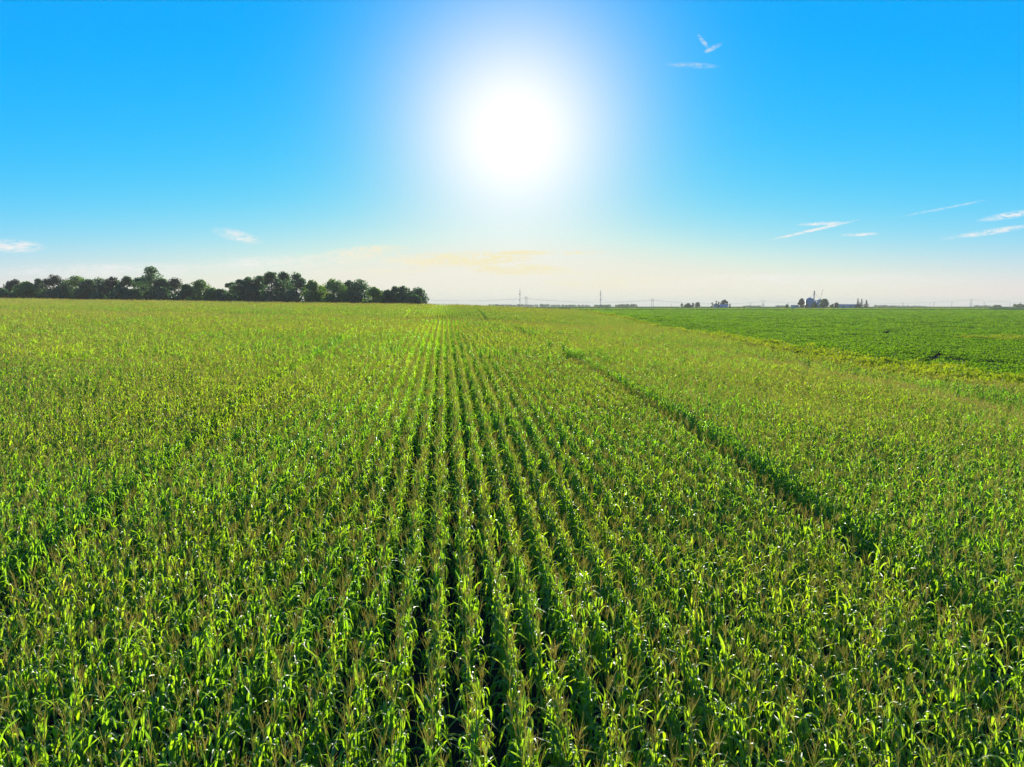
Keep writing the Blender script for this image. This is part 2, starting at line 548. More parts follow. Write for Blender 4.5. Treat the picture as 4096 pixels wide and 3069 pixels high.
ROW, PLANT_STEP, PATCH_LEN = .76, .172, 1.55
patches = []
for i in range(N_PATCH):
    mb = MB()
    for k in range(9):
        r = np.random.default_rng(900 + i * 20 + k)
        s, a = r.uniform(.74, 1.14), math.pi * r.integers(0, 2) + r.normal(0, .28)
        off = np.array([r.normal(0, .03), (k - 4) * PLANT_STEP + r.normal(0, .03), 0])
        ca, sa = math.cos(a), math.sin(a)
        rot = np.array([[ca, -sa, 0], [sa, ca, 0], [0, 0, 1]])
        for nm, v, f, t, mi in plant_parts(3000 + i * 20 + k, 1): mb.add((np.asarray(v) * s) @ rot.T + off, f, t, mi)
    patches.append(mb.mesh('maize_row', MAIZE_MATS, True))
maize_far = proto_collection('maize_rows', patches)

ROW_ANG = R(5.43)
UX, UY = -math.sin(ROW_ANG), math.cos(ROW_ANG)
NX, NY = math.cos(ROW_ANG), math.sin(ROW_ANG)
C0 = -.28


def field_noise(x, y):
    return (np.sin(x * .21 + 1.3 * np.sin(y * .13)) * np.sin(y * .17 + .9 * np.sin(x * .11)) * .5 + np.sin(x * .63 + 2 * np.sin(y * .41)) * np.sin(y * .53 + x * .2) * .5)


def row_points(s0, s1, step, jitter):
    """points on the rows whose distance along the row lies in s0..s1, inside the field and near the view"""
    ks = np.arange(-400, 80)
    s = np.arange(s0, s1, step)
    kk, ss = np.meshgrid(ks, s, indexing='ij')
    kk = kk.ravel(); ss = ss.ravel() + rng.normal(0, jitter, kk.size) + rng.uniform(-.5, .5, kk.size) * 0
    wob = .05 * np.sin(ss * .05) + rng.normal(0, .022, kk.size)
    push = np.where((kk == 16) | (kk == -16), -.10, np.where((kk == 18) | (kk == -14), .10, 0))
    cc = C0 + ROW * kk + wob + push
    x = UX * ss + NX * cc; y = UY * ss + NY * cc
    keep = (x < boundary_x(y) - .3) & (np.abs(x) < .77 * y + 8) & (y < 352)
    tram = ((kk == 17) & (rng.random(kk.size) < np.interp(ss, [12, 26], [.45, 1.01]))) | ((kk == -15) & (rng.random(kk.size) < .9))
    keep &= ~tram
    keep &= rng.random(kk.size) > .045
    return x[keep], y[keep]


def instancer(name, x, y, z, rz, sx_, sz, idx, collection, tiltx=None, tilty=None):
    n = len(x)
    me = bpy.data.meshes.new(name)
    me.vertices.add(n)
    me.vertices.foreach_set('co', np.stack([x, y, z], 1).astype(np.float32).ravel())
    a = me.attributes.new('rot', 'FLOAT_VECTOR', 'POINT')
    a.data.foreach_set('vector', np.stack([tiltx if tiltx is not None else np.zeros(n), tilty if tilty is not None else np.zeros(n), rz], 1).astype(np.float32).ravel())
    a = me.attributes.new('scl', 'FLOAT_VECTOR', 'POINT')
    a.data.foreach_set('vector', np.stack([sx_, sx_, sz], 1).astype(np.float32).ravel())
    a = me.attributes.new('idx', 'INT', 'POINT')
    a.data.foreach_set('value', idx.astype(np.int32))
    o = obj(name, me)
    ng = bpy.data.node_groups.new(name, 'GeometryNodeTree')
    ng.interface.new_socket('Geometry', in_out='INPUT', socket_type='NodeSocketGeometry')
    ng.interface.new_socket('Geometry', in_out='OUTPUT', socket_type='NodeSocketGeometry')
    gi, go = ng.nodes.new('NodeGroupInput'), ng.nodes.new('NodeGroupOutput')
    ip = ng.nodes.new('GeometryNodeInstanceOnPoints')
    ci = ng.nodes.new('GeometryNodeCollectionInfo')
    ci.inputs['Collection'].default_value = collection
    ci.inputs['Separate Children'].default_value = True; ci.inputs['Reset Children'].default_value = True
    def named(nm, t):
        q = ng.nodes.new('GeometryNodeInputNamedAttribute'); q.data_type = t; q.inputs['Name'].default_value = nm
        return q.outputs['Attribute']
    e2r = ng.nodes.new('FunctionNodeEulerToRotation')
    L = ng.links.new
    L(named('rot', 'FLOAT_VECTOR'), e2r.inputs[0])
    L(gi.outputs[0], ip.inputs['Points']); L(ci.outputs[0], ip.inputs['Instance'])
    ip.inputs['Pick Instance'].default_value = True
    L(named('idx', 'INT'), ip.inputs['Instance Index']); L(e2r.outputs[0], ip.inputs['Rotation']); L(named('scl', 'FLOAT_VECTOR'), ip.inputs['Scale'])
    L(ip.outputs[0], go.inputs[0])
    md = o.modifiers.new('scatter', 'NODES'); md.node_group = ng
    return o


SPLIT = 62.0
x, y = row_points(3.0, SPLIT, PLANT_STEP, .035)
z = ground_z(x, y)
n = len(x)
scale = (1 + .09 * field_noise(x, y) + rng.normal(0, .055, n)).clip(.72, 1.2)
rz = ROW_ANG + math.pi * rng.integers(0, 2, n) + rng.normal(0, .28, n); idx = rng.integers(0, N_NEAR, n)
tx, ty = rng.normal(0, .05, n), rng.normal(0, .05, n)
# the 300 plants that show largest (nearest, in frame) are built one by one
pz = z + 1.75 - CAM_Z
fw = y * math.cos(PITCH) - pz * math.sin(PITCH); upc = y * math.sin(PITCH) + pz * math.cos(PITCH)
ppx, ppy = CX + FPX * x / fw, CY - FPX * upc / fw
inframe = (ppx > 20) & (ppx < 4076) & (ppy < 3040)
dist = np.sqrt(x * x + y * y + pz * pz); dist[~inframe] = 1e9
chosen = np.argsort(dist)[:300]
pm = [part_meshes(p) for p in near_parts]
for i in chosen:
    p = empty('maize_plant', (x[i], y[i], z[i]))
    p.rotation_euler = (tx[i], ty[i], rz[i]); p.scale = (scale[i],) * 3
    tag(p, 'tall maize plant with arching leaves and pale tassel in the nearest rows', 'maize plant', 'maize plants in the nearest rows')
    for nm, me in pm[idx[i]]:
        o = bpy.data.objects.new(nm, me); col.objects.link(o); o.parent = p
rest = np.ones(n, bool); rest[chosen] = False
o = instancer('maize_rows', x[rest], y[rest], z[rest], rz[rest], scale[rest], scale[rest], idx[rest], maize_near, tx[rest], ty[rest])
tag(o, 'dense green maize rows with tan tassels filling the near half of the field', 'maize', kind='stuff')

x, y = row_points(SPLIT, 356, PATCH_LEN, .12)
n = len(x)
z = ground_z(x, y)
rz = ROW_ANG + math.pi * rng.integers(0, 2, n) + rng.normal(0, .03, n)
sz = (1 + .10 * field_noise(x, y) + rng.normal(0, .085, n)).clip(.7, 1.3)
o = instancer('maize_field', x, y, z, rz, np.ones(n), sz, rng.integers(0, N_PATCH, n), maize_far)
tag(o, 'olive green maize rows running over the far rise towards the tree belt', 'maize', kind='stuff')

# a distant strip of maize beyond the soybeans
xs = np.arange(60, 480, 1.55); xx, yy = [], []
for k in range(5): xx.append(xs + rng.normal(0, .3, len(xs))); yy.append(708 + k * .9 + .02 * xs)
x = np.concatenate(xx); y = np.concatenate(yy); n = len(x)
o = instancer('maize_strip', x, y, ground_z(x, y), np.full(n, math.pi / 2), np.ones(n), rng.uniform(.8, 1.1, n), rng.integers(0, N_PATCH, n), maize_far)
tag(o, 'thin dark strip of maize across the plain in front of the farmsteads', 'maize', kind='stuff')


# ------------------------------------------------------------------ soybeans
def soy_patch(seed, wx, wy, nleaf, size):
    r = np.random.default_rng(seed)
    mb = MB()
    c = np.stack([r.uniform(-wx / 2, wx / 2, nleaf), r.uniform(-wy / 2, wy / 2, nleaf), np.zeros(nleaf)], 1)
    ph = r.uniform(0, 6.28, 4)
    bump = .10 * np.sin(c[:, 0] * 5 + ph[0]) * np.sin(c[:, 1] * 4 + ph[1]) + .14 * np.sin(c[:, 0] * 8.27)
    c[:, 2] = .70 + bump - np.abs(r.normal(0, .16, nleaf))
    a = r.uniform(0, 6.28, nleaf); tl = r.normal(0, .55, nleaf); tw = r.normal(0, .5, nleaf)
    u = np.stack([np.cos(a) * np.cos(tl), np.sin(a) * np.cos(tl), np.sin(tl)], 1)
    v0 = np.stack([-np.sin(a), np.cos(a), np.zeros(nleaf)], 1); nrm = np.cross(u, v0)
    v = v0 * np.cos(tw)[:, None] + nrm * np.sin(tw)[:, None]
    s = size * r.uniform(.6, 1.2, nleaf)[:, None]
    mb.quads(c, u * s * .5, v * s * .38, r.random(nleaf))
    return mb.mesh('soybean_leaves', M['soy_leaf'])


soy_small = proto_collection('soybean_clumps', [soy_patch(50 + i, 1.15, 1.15, 85, .20) for i in range(10)])
soy_big = proto_collection('soybean_blocks', [soy_patch(80 + i, 4.2, 4.2, 640, .28) for i in range(8)])


def strip_width(y): return np.interp(y, [0, 40, 70, 100, 130, 160, 200, 330], [13, 13, 12.5, 9, 6, 3.5, 1.6, 1.0]) + 1.0 * np.sin(y * .23) * np.interp(y, [0, 150, 200], [1, .6, 0])


gap_px = [[(3520, 1330), (3565, 1322), (3640, 1319), (3755, 1313)], [(3530, 1335), (3570, 1325)], [(3300, 1357), (3390, 1362), (3480, 1367)], [(3510, 1387), (3580, 1391)],
          [(3630, 1408), (3700, 1412), (3765, 1408)], [(3765, 1408), (3740, 1432), (3690, 1448)], [(3775, 1416), (3850, 1440), (3930, 1450)], [(3940, 1440), (4020, 1447), (4110, 1466)],
          [(2640, 1280), (2700, 1288), (2780, 1300), (2880, 1316)], [(3855, 1343), (3890, 1344)], [(3120, 1372), (3180, 1376)], [(3190, 1338), (3330, 1352)], [(3950, 1404), (4096, 1404)], [(3440, 1382), (3500, 1384)]]
gaps = []
for line in gap_px:
    g = [pixel_ground(a, b, .7) for a, b in line]
    gaps += [(p, q) for p, q in zip(g[:-1], g[1:]) if p and q]


def gap_dist(x, y):
    d = np.full(len(x), 1e9)
    for (x0, y0), (x1, y1) in gaps:
        dx, dy = x1 - x0, y1 - y0
        t = np.clip(((x - x0) * dx + (y - y0) * dy) / (dx * dx + dy * dy + 1e-9), 0, 1)
        d = np.minimum(d, np.hypot(x - x0 - t * dx, y - y0 - t * dy))
    return d


def soy_points(y0, y1, step):
    ys = np.arange(y0, y1, step); xs = np.arange(20, .78 * y1 + 12, step)
    gx, gy = np.meshgrid(xs, ys); gx = gx.ravel() + rng.normal(0, step * .12, gx.size); gy = gy.ravel() + rng.normal(0, step * .12, gy.size)
    k = (gx > boundary_x(gy) + strip_width(gy)) & (gx < .78 * gy + 10)
    return gx[k], gy[k]


weedy = pixel_ground(4050, 1352, .7)
def weed_patch(x, y): return ((x - weedy[0]) / 14) ** 2 + ((y - weedy[1]) / 9) ** 2 + .35 * np.sin(x * .9) * np.sin(y * 1.1)


x, y = soy_points(36, 240, 1.0)
gd = gap_dist(x, y)
k = (gd > .9) & (rng.random(len(x)) > .006) & (weed_patch(x, y) > .6)
x, y, gd = x[k], y[k], gd[k]
n = len(x)
sz = (.95 + .26 * field_noise(x * .5, y * 1.3) + .20 * field_noise(x * 2.1 + 5, y * 2.6) + rng.normal(0, .10, n)).clip(.42, 1.5) * np.where(field_noise(x * .35 + 3, y * 1.9) > .52, .55, 1)
o = instancer('soybean_plants', x, y, ground_z(x, y), rng.integers(0, 2, n) * math.pi, np.full(n, 1.0), sz, rng.integers(0, 10, n), soy_small)
tag(o, 'deep green soybean canopy with dark gaps, beyond the weedy strip', 'soybeans', kind='stuff')
x, y = soy_points(240, 625, 4.0)
n = len(x)
o = instancer('soybean_field', x, y, ground_z(x, y), rng.integers(0, 2, n) * math.pi, np.ones(n), rng.uniform(.75, 1.35, n) * np.where(field_noise(x * .1 + 3, y * .6) > .5, .65, 1), rng.integers(0, 8, n), soy_big)
tag(o, 'far smooth green half of the soybean field below the horizon', 'soybeans', kind='stuff')


# ------------------------------------------------------------------ weeds and tall grass
def weed_clump(seed):
    r = np.random.default_rng(seed)
    mb = MB()
    for i in range(34):
        a = r.uniform(0, 6.28); h = r.uniform(.5, 1.25); o_ = r.uniform(.05, .45)
        b = np.array([r.normal(0, .25), r.normal(0, .25), 0]); d = np.array([math.cos(a), math.sin(a), 0]); l = np.array([-d[1], d[0], 0]) * .012
        p1 = b + d * o_ * .4 * h + np.array([0, 0, h * .65]); p2 = b + d * o_ * h + np.array([0, 0, h])
        mb.add([b - l, b + l, p1 + l, p1 - l, p2], [(0, 1, 2, 3), (3, 2, 4)], float(r.uniform(.2, 1)))
    k = 60
    c = np.stack([r.normal(0, .27, k), r.normal(0, .27, k), r.uniform(.15, 1.05, k)], 1)
    u = r.normal(0, 1, (k, 3)); u /= np.linalg.norm(u, axis=1)[:, None]
    v = np.cross(u, r.normal(0, 1, (k, 3))); v /= np.linalg.norm(v, axis=1)[:, None]
    s = r.uniform(.05, .11, k)[:, None]
    mb.quads(c, u * s, v * s * .45, np.clip(.15 + c[:, 2] * .6 + r.normal(0, .15, k), 0, 1))
    return mb.mesh('weed_clump', M['weed'])


weed_protos = proto_collection('weed_clumps', [weed_clump(300 + i) for i in range(8)])
wx_, wy_ = [], []
for yy in np.arange(38, 325, .42):
    w = float(strip_width(yy)); m_ = max(2, int(w / .42))
    wx_.append(boundary_x(yy) + rng.uniform(-.4, w + .8, m_)); wy_.append(np.full(m_, yy) + rng.normal(0, .2, m_))
px_ = rng.uniform(weedy[0] - 20, weedy[0] + 25, 2600); py_ = rng.uniform(weedy[1] - 12, weedy[1] + 12, 2600)
k = weed_patch(px_, py_) < .75
x = np.concatenate(wx_ + [px_[k]]); y = np.concatenate(wy_ + [py_[k]])
n = len(x)
s = (.85 + .3 * field_noise(x * 2.2, y * 1.3) + rng.normal(0, .15, n)).clip(.35, 1.5) * np.where(x > boundary_x(y) + 15, .62, 1)
o = instancer('weeds', x, y, ground_z(x, y), rng.uniform(0, 6.28, n), s * 1.35, s * 1.7, rng.integers(0, 8, n), weed_protos)
tag(o, 'yellow green weeds and tall grass between the maize and the soybeans', 'weeds', kind='stuff')


# ------------------------------------------------------------------ trees
def crown_mesh(seed, w, h, mat, base=.12, nlobe=13, nleaf=1900, leaf=.34, sparse=0.0, shape='round'):
    """leaf clumps on and in a set of overlapping lobes filling a crown w wide and h high (ground at z = 0)"""
    r = np.random.default_rng(seed)
    lob = []
    mid = .5 if shape == 'round' else .34
    for i in range(nlobe):
        q = r.uniform(base, 1) ** .85
        env = math.sqrt(max(0, 1 - (max(0, q - mid) / (1.03 - mid)) ** 2)) if q > mid else (.45 + .55 * q / mid if shape == 'round' else .85 + .15 * q / mid)
        rad = w * r.uniform(.09, .19)
        a = r.uniform(0, 6.28); ro = max(0, w / 2 * env - rad * .75) * math.sqrt(r.uniform(.1, 1)) * r.uniform(.85, 1.12)
        zc = h * q - rad * .6
        lob.append((ro * math.cos(a), ro * math.sin(a), max(rad * .5, zc), rad, rad * r.uniform(.65, .95)))
    lob = np.array(lob)
    pk = lob[:, 3] ** 2; pick = r.choice(len(lob), nleaf, p=pk / pk.sum())
    d = r.normal(0, 1, (nleaf, 3)); d /= np.linalg.norm(d, axis=1)[:, None]
    k = (1 - np.abs(r.normal(0, .22 + sparse, nleaf))).clip(.1, 1.15)[:, None]
    L = lob[pick]
    c = L[:, :3] + d * np.stack([L[:, 3], L[:, 3], L[:, 4]], 1) * k
    c[:, 2] = np.abs(c[:, 2])
    u = r.normal(0, 1, (nleaf, 3)); u /= np.linalg.norm(u, axis=1)[:, None]
    v = np.cross(u, r.normal(0, 1, (nleaf, 3))); v /= np.linalg.norm(v, axis=1)[:, None]
    s = leaf * r.uniform(.5, 1.25, nleaf)[:, None]
    mb = MB(); mb.quads(c, u * s, v * s * .6, r.random(nleaf) * .7 + .3 * (r.random(nlobe)[pick]))
    return mb.mesh('crown', mat), lob


def trunk_mesh(seed, h, lob, rad):
    r = np.random.default_rng(seed)
    mb = MB()
    lean = r.normal(0, .03, 2) * h
    pt = lambda q: np.array([lean[0] * q, lean[1] * q, h * q])
    mb.tube([pt(0), pt(.15), pt(.4), pt(.7), pt(.88)], [rad * 1.25, rad, rad * .75, rad * .4, rad * .15], 7)
    for l in lob[:: max(1, len(lob) // 8)]:
        q = r.uniform(.22, .6)
        p0, p2 = pt(q), l[:3]; p1 = (p0 + p2) / 2 + np.array([0, 0, .06 * h])
        mb.tube([p0, p1, p2], [rad * .4, rad * .25, rad * .06], 5, cap=False)
    return mb.mesh('trunk', M['bark'])


TREE_N = 0


def tree(label, px, dist_, top_py, wpx, mat='tree_dark', group=None, name='tree', sparse=0.0, base=.1, leaf=None, nleaf=None, cat='tree', shape='round', sink=0.0):
    global TREE_N
    TREE_N += 1
    xx, yy, zt = at(px, top_py, dist_)
    zb = gz(xx, yy) - sink
    h = max(1.5, zt - zb); w = wpx * dist_ / FPX
    t = empty(name, (xx, yy, zb))
    tag(t, label, cat, group)
    lf = leaf or .26 + dist_ * .00045
    nl = nleaf or int(np.clip(2.6 * (w * h + w * w * .5) / (lf * lf), 300, 5200))
    me, lob = crown_mesh(5000 + TREE_N, w, h, M[mat], base, nlobe=int(np.clip(w * h / 3.2, 12, 46)), nleaf=nl, leaf=lf, sparse=sparse, shape=shape)
    obj('crown', me, t)
    obj('trunk', trunk_mesh(6000 + TREE_N, h, lob, .018 * h + .05), t)
    return t


def conifer(label, px, dist_, top_py, wpx, group=None):
    xx, yy, zt = at(px, top_py, dist_)
    zb = gz(xx, yy); h = zt - zb; w = wpx * dist_ / FPX
    r = np.random.default_rng(int(px))
    t = empty('conifer', (xx, yy, zb)); tag(t, label, 'conifer', group)
    mb = MB(); mb.tube([(0, 0, 0), (0, 0, h * .6), (0, 0, h * .97)], [.22, .12, .02], 6)
    obj('trunk', mb.mesh('trunk', M['bark']), t)
    mb = MB()
    tiers = 11
    for i in range(tiers):
        q = i / tiers; rad = w / 2 * (1 - q) ** .8 * r.uniform(.8, 1.15); zz = h * (.10 + .88 * q)
        for j in range(max(5, int(13 * (1 - q)))):
            a = r.uniform(0, 6.28); l = rad * r.uniform(.6, 1.1); k = 9
            tt = np.linspace(.15, 1, k)
            c = np.stack([np.cos(a) * l * tt, np.sin(a) * l * tt, zz - .25 * l * tt + .12 * l * tt ** 2], 1) + r.normal(0, .08, (k, 3))
            u = r.normal(0, 1, (k, 3)); u /= np.linalg.norm(u, axis=1)[:, None]
            v = np.cross(u, r.normal(0, 1, (k, 3))); v /= np.linalg.norm(v, axis=1)[:, None]
            mb.quads(c, u * .42, v * .24, r.random(k))
    obj('crown', mb.mesh('crown', M['conifer']), t)
    return t


ordinal = ['first', 'second', 'third', 'fourth', 'fifth', 'sixth', 'seventh', 'eighth', 'ninth', 'tenth', 'eleventh', 'twelfth']
BG = 'trees of the belt along the left horizon'
# left wood: (photo x, top y, width, material, sparse, label); pixel sizes become metres at the belt's distance behind the field crest
belt = [
    (0, 1150, 60, 'tree_dark', .05, 'low dark tree cut by the left edge of the picture'),
    (53, 1116, 66, 'tree_bare', .18, 'thin twiggy tree at the left end of the tree belt'),
    (102, 1126, 74, 'tree_mid', .05, 'rounded lighter green tree near the left end of the belt'),
    (150, 1114, 52, 'tree_dark', .10, 'narrow dark tree between the rounded light tree and the spiky one'),
    (211, 1098, 78, 'tree_bare', .20, 'spiky open-crowned tree, fifth from the left end of the belt'),
    (252, 1132, 60, 'tree_dark', .05, 'lower dark tree right of the spiky open-crowned one'),
    (301, 1101, 92, 'tree_mid', .05, 'broad full-crowned tree in the left third of the belt'),
    (348, 1115, 64, 'tree_dark', .06, 'dark tree directly right of the broad full-crowned one'),
    (392, 1106, 78, 'tree_dark', .06, 'flat-topped dark tree in the middle of the left wood'),
    (446, 1106, 66, 'tree_bare', .14, 'thin-topped tree between two dark flat-topped ones'),
    (508, 1106, 70, 'tree_dark', .10, 'dark tree just left of the tallest tree'),
    (560, 1094, 66, 'tree_dark', .08, 'left shoulder tree leaning against the tallest crown'),
    (600, 1067, 92, 'tree_dark', .10, 'tallest dark tree rising above the rest of the left wood'),
    (650, 1114, 58, 'tree_dark', .08, 'dark tree just right of the tallest tree'),
    (696, 1114, 84, 'tree_bare', .12, 'wide open-topped tree two places right of the tallest'),
    (745, 1138, 54, 'tree_dark', .05, 'low dark tree between the open-topped one and the round one'),
    (797, 1121, 84, 'tree_mid', .04, 'round solitary-looking tree with sunlit right flank beside the gap'),
    (845, 1150, 50, 'tree_mid', .05, 'small tree on the right side of the round solitary-looking tree'),
    (884, 1156, 60, 'tree_dark', .04, 'low dark tree filling the gap in the middle of the belt'),
    (922, 1127, 56, 'tree_dark', .08, 'first tree of the big dark grove, at its left foot'),
    (960, 1113, 64, 'tree_dark', .10, 'second tree of the big dark grove from its left'),
    (994, 1105, 64, 'tree_dark', .10, 'third tree of the big dark grove from its left'),
    (1034, 1100, 70, 'tree_dark', .11, 'fourth tree of the big dark grove, below its summit'),
    (1082, 1087, 80, 'tree_dark', .12, 'tall tree at the summit of the big dark grove, left one'),
    (1132, 1087, 74, 'tree_dark', .12, 'tall tree at the summit of the big dark grove, middle one'),
    (1182, 1090, 78, 'tree_dark', .12, 'tall tree ending the big dark grove on its right'),
    (1247, 1120, 64, 'tree_mid', .06, 'lighter green tree directly right of the big dark grove'),
    (1282, 1140, 58, 'tree_light', .06, 'yellow green tree above the bright yellow bush'),
    (1337, 1115, 92, 'tree_mid', .08, 'broad open-topped tree behind the bright yellow bush'),
    (1397, 1120, 60, 'tree_dark', .08, 'dark narrow tree right of the broad open-topped one'),
    (1440, 1120, 86, 'tree_dark', .05, 'domed dark tree in the right half of the belt'),
    (1494, 1148, 66, 'tree_mid', .05, 'green tree on the slope of the domed dark tree'),
    (1540, 1164, 70, 'tree_mid', .04, 'lowest green tree between the domed tree and the right end'),
    (1580, 1148, 70, 'tree_dark', .08, 'third tree from the right end of the belt'),
    (1616, 1145, 62, 'tree_dark', .08, 'second tree from the right end of the belt'),
    (1664, 1146, 74, 'tree_dark', .06, 'rounded dark tree closing the right end of the belt'),
]
for i, (px, ty_, w, mt, sp, lab) in enumerate(belt):
    tree(lab, px, 392 + 10 * math.sin(i * 2.4) - (12 if mt in ('tree_mid', 'tree_light') else 0), ty_, w * 1.55, mt, BG, sparse=sp, base=.03, shape='dome', leaf=.32)
tree('bright yellow green bush at the foot of the belt, right of the big grove', 1318, 372, 1168, 56, 'tree_light', None, 'bush', cat='bush', shape='dome')
tree('small bright bush at the foot of the round solitary-looking tree', 752, 372, 1188, 40, 'tree_light', None, 'bush', cat='bush', shape='dome')
for i in range(26):       # shrubs under the belt's edge
    px = 8 + i * 65 + 20 * math.sin(i * 3.1)
    ord_ = i
    tree('dark shrub in the shaded undergrowth along the foot of the tree belt', px, 384 + 5 * math.sin(i * 1.7), 1152 + 9 * math.sin(i * 2.3) + px * .012, 100, 'tree_dark', 'shrubs under the tree belt', 'shrub', cat='shrub', shape='dome', base=.02)

# trees of the far farmsteads
FARM = 1050
tree('open-crowned tree standing left of the tall blue grain bin', 3207, FARM, 1194, 30, 'tree_bare', None, sparse=.16, leaf=.55)
tree('small round bush at the foot of the tall grain bin, on its left', 3226, FARM - 12, 1214, 16, 'tree_dark', None, 'bush', cat='bush', shape='dome')
tree('bush in front of the lower grain bins', 3258, FARM - 14, 1211, 26, 'tree_mid', None, 'bush', cat='bush', shape='dome')
tree('large spreading tree covering the right grain bin', 3297, FARM - 16, 1195, 42, 'tree_dark', None, sparse=.08)
tree('low bush left of the rounded bush by the long shed', 3328, FARM - 6, 1216, 20, 'tree_dark', None, 'bush', cat='bush', shape='dome')
tree('rounded dark bush at the left end of the long shed', 3348, FARM - 6, 1210, 24, 'tree_dark', None, 'bush', cat='bush', shape='dome')
conifer('tallest spruce, left one of three beside the long shed', 3432.6, FARM - 4, 1191, 22, 'spruces by the long shed')
conifer('middle spruce of the three beside the long shed', 3447, FARM - 8, 1193, 26, 'spruces by the long shed')
conifer('right and lowest spruce of the three beside the long shed', 3466, FARM - 4, 1198, 26, 'spruces by the long shed')
tree('wide low tree group crown at the far farm left of the small farmhouse', 2751, 1250, 1214, 38, 'tree_dark', None, sparse=.08, shape='dome')
tree('small sparse tree between the wide low crown and the round crown', 2772, 1255, 1212, 12, 'tree_bare', None, sparse=.2)
tree('round compact tree on the horizon left of the small farmhouse', 2791, 1250, 1209, 26, 'tree_dark', None, shape='dome')
tree('sparse bush at the left end of the wide low crown', 2728, 1255, 1214, 12, 'tree_bare', None, 'bush', cat='bush', sparse=.2)
tree('slender tree at the left end of the small farmhouse yard', 2849, 1200, 1211, 7, 'tree_bare', None, sparse=.1)
tree('thin tall tree behind the small farmhouse roof', 2866, 1210, 1203, 8, 'tree_bare', None, sparse=.2)
tree('slim pointed tree right of the small farmhouse roof', 2874.6, 1190, 1206, 5, 'tree_dark', None)
tree('largest spreading tree above the blue-roofed farmhouse', 2898, 1205, 1200, 36, 'tree_bare', None, sparse=.12)
tree('small bushy tree at the right end of the blue-roofed farmhouse', 2920, 1195, 1216, 9, 'tree_dark', None)
tree('low domed tree right of the lattice pylon', 3148, 1300, 1218, 22, 'tree_mid', None, shape='dome')
tree('low spreading tree near the right edge, left of its neighbour', 3988, 1500, 1219, 36, 'tree_mid', None, shape='dome', sparse=.1)
tree('domed tree cut by the right edge of the picture', 4082, 1500, 1217, 46, 'tree_mid', None, shape='dome')
tree('small upright tree left of the domed one at the right edge', 4058, 1495, 1216, 12, 'tree_mid', None)


# distant wooded horizon, too far away to tell trees apart
def treeline():
    mb = MB(); r = np.random.default_rng(77)
    spans = [(1955, 2000, 1217, 2600), (2000, 2090, 1218, 3000), (2080, 2150, 1218, 3400), (2165, 2195, 1216, 2600), (2210, 2240, 1220, 3000), (2250, 2300, 1219, 2800), (2305, 2365, 1220.5, 3200),
             (2382, 2412, 1219, 2300), (2420, 2440, 1219, 2300), (2470, 2548, 1217, 2200), (3500, 3545, 1222, 2500), (3560, 3580, 1222, 2500), (2980, 3040, 1223, 2800), (3110, 3140, 1223, 2500), (3570, 3700, 1223.5, 3500), (3900, 3960, 1222, 2600)]
    for a, b, top, dd in spans:
        for px in np.arange(a, b, 6):
            x0, y0, zt = at(px + r.uniform(-4, 4), top + r.uniform(-1.6, 2.2), dd + r.uniform(-30, 30))
            zb = gz(x0, y0); h = max(3.5, zt - zb); w = r.uniform(9, 18); k = 90
            d = r.normal(0, 1, (k, 3)); d /= np.linalg.norm(d, axis=1)[:, None]
            c = np.array([x0, y0, zb + h * .5]) + d * np.array([w / 2, w / 2, h * .5]) * r.uniform(.5, 1, (k, 1))
            u = r.normal(0, 1, (k, 3)); u /= np.linalg.norm(u, axis=1)[:, None]
            v = np.cross(u, r.normal(0, 1, (k, 3))); v /= np.linalg.norm(v, axis=1)[:, None]
            mb.quads(c, u * 1.3, v * .9, r.random(k))
    o = obj('treeline', mb.mesh('treeline', M['tree_dark']))
    tag(o, 'pale blue wooded skyline far off behind the field', 'treeline', kind='stuff')


treeline()


# ------------------------------------------------------------------ farm buildings
def cyl(mb, r0, z0, z1, sides=40, r1=None, cap=True):
    mb.tube([(0, 0, z0), (0, 0, z1)], [r0, r1 if r1 is not None else r0], sides, cap)


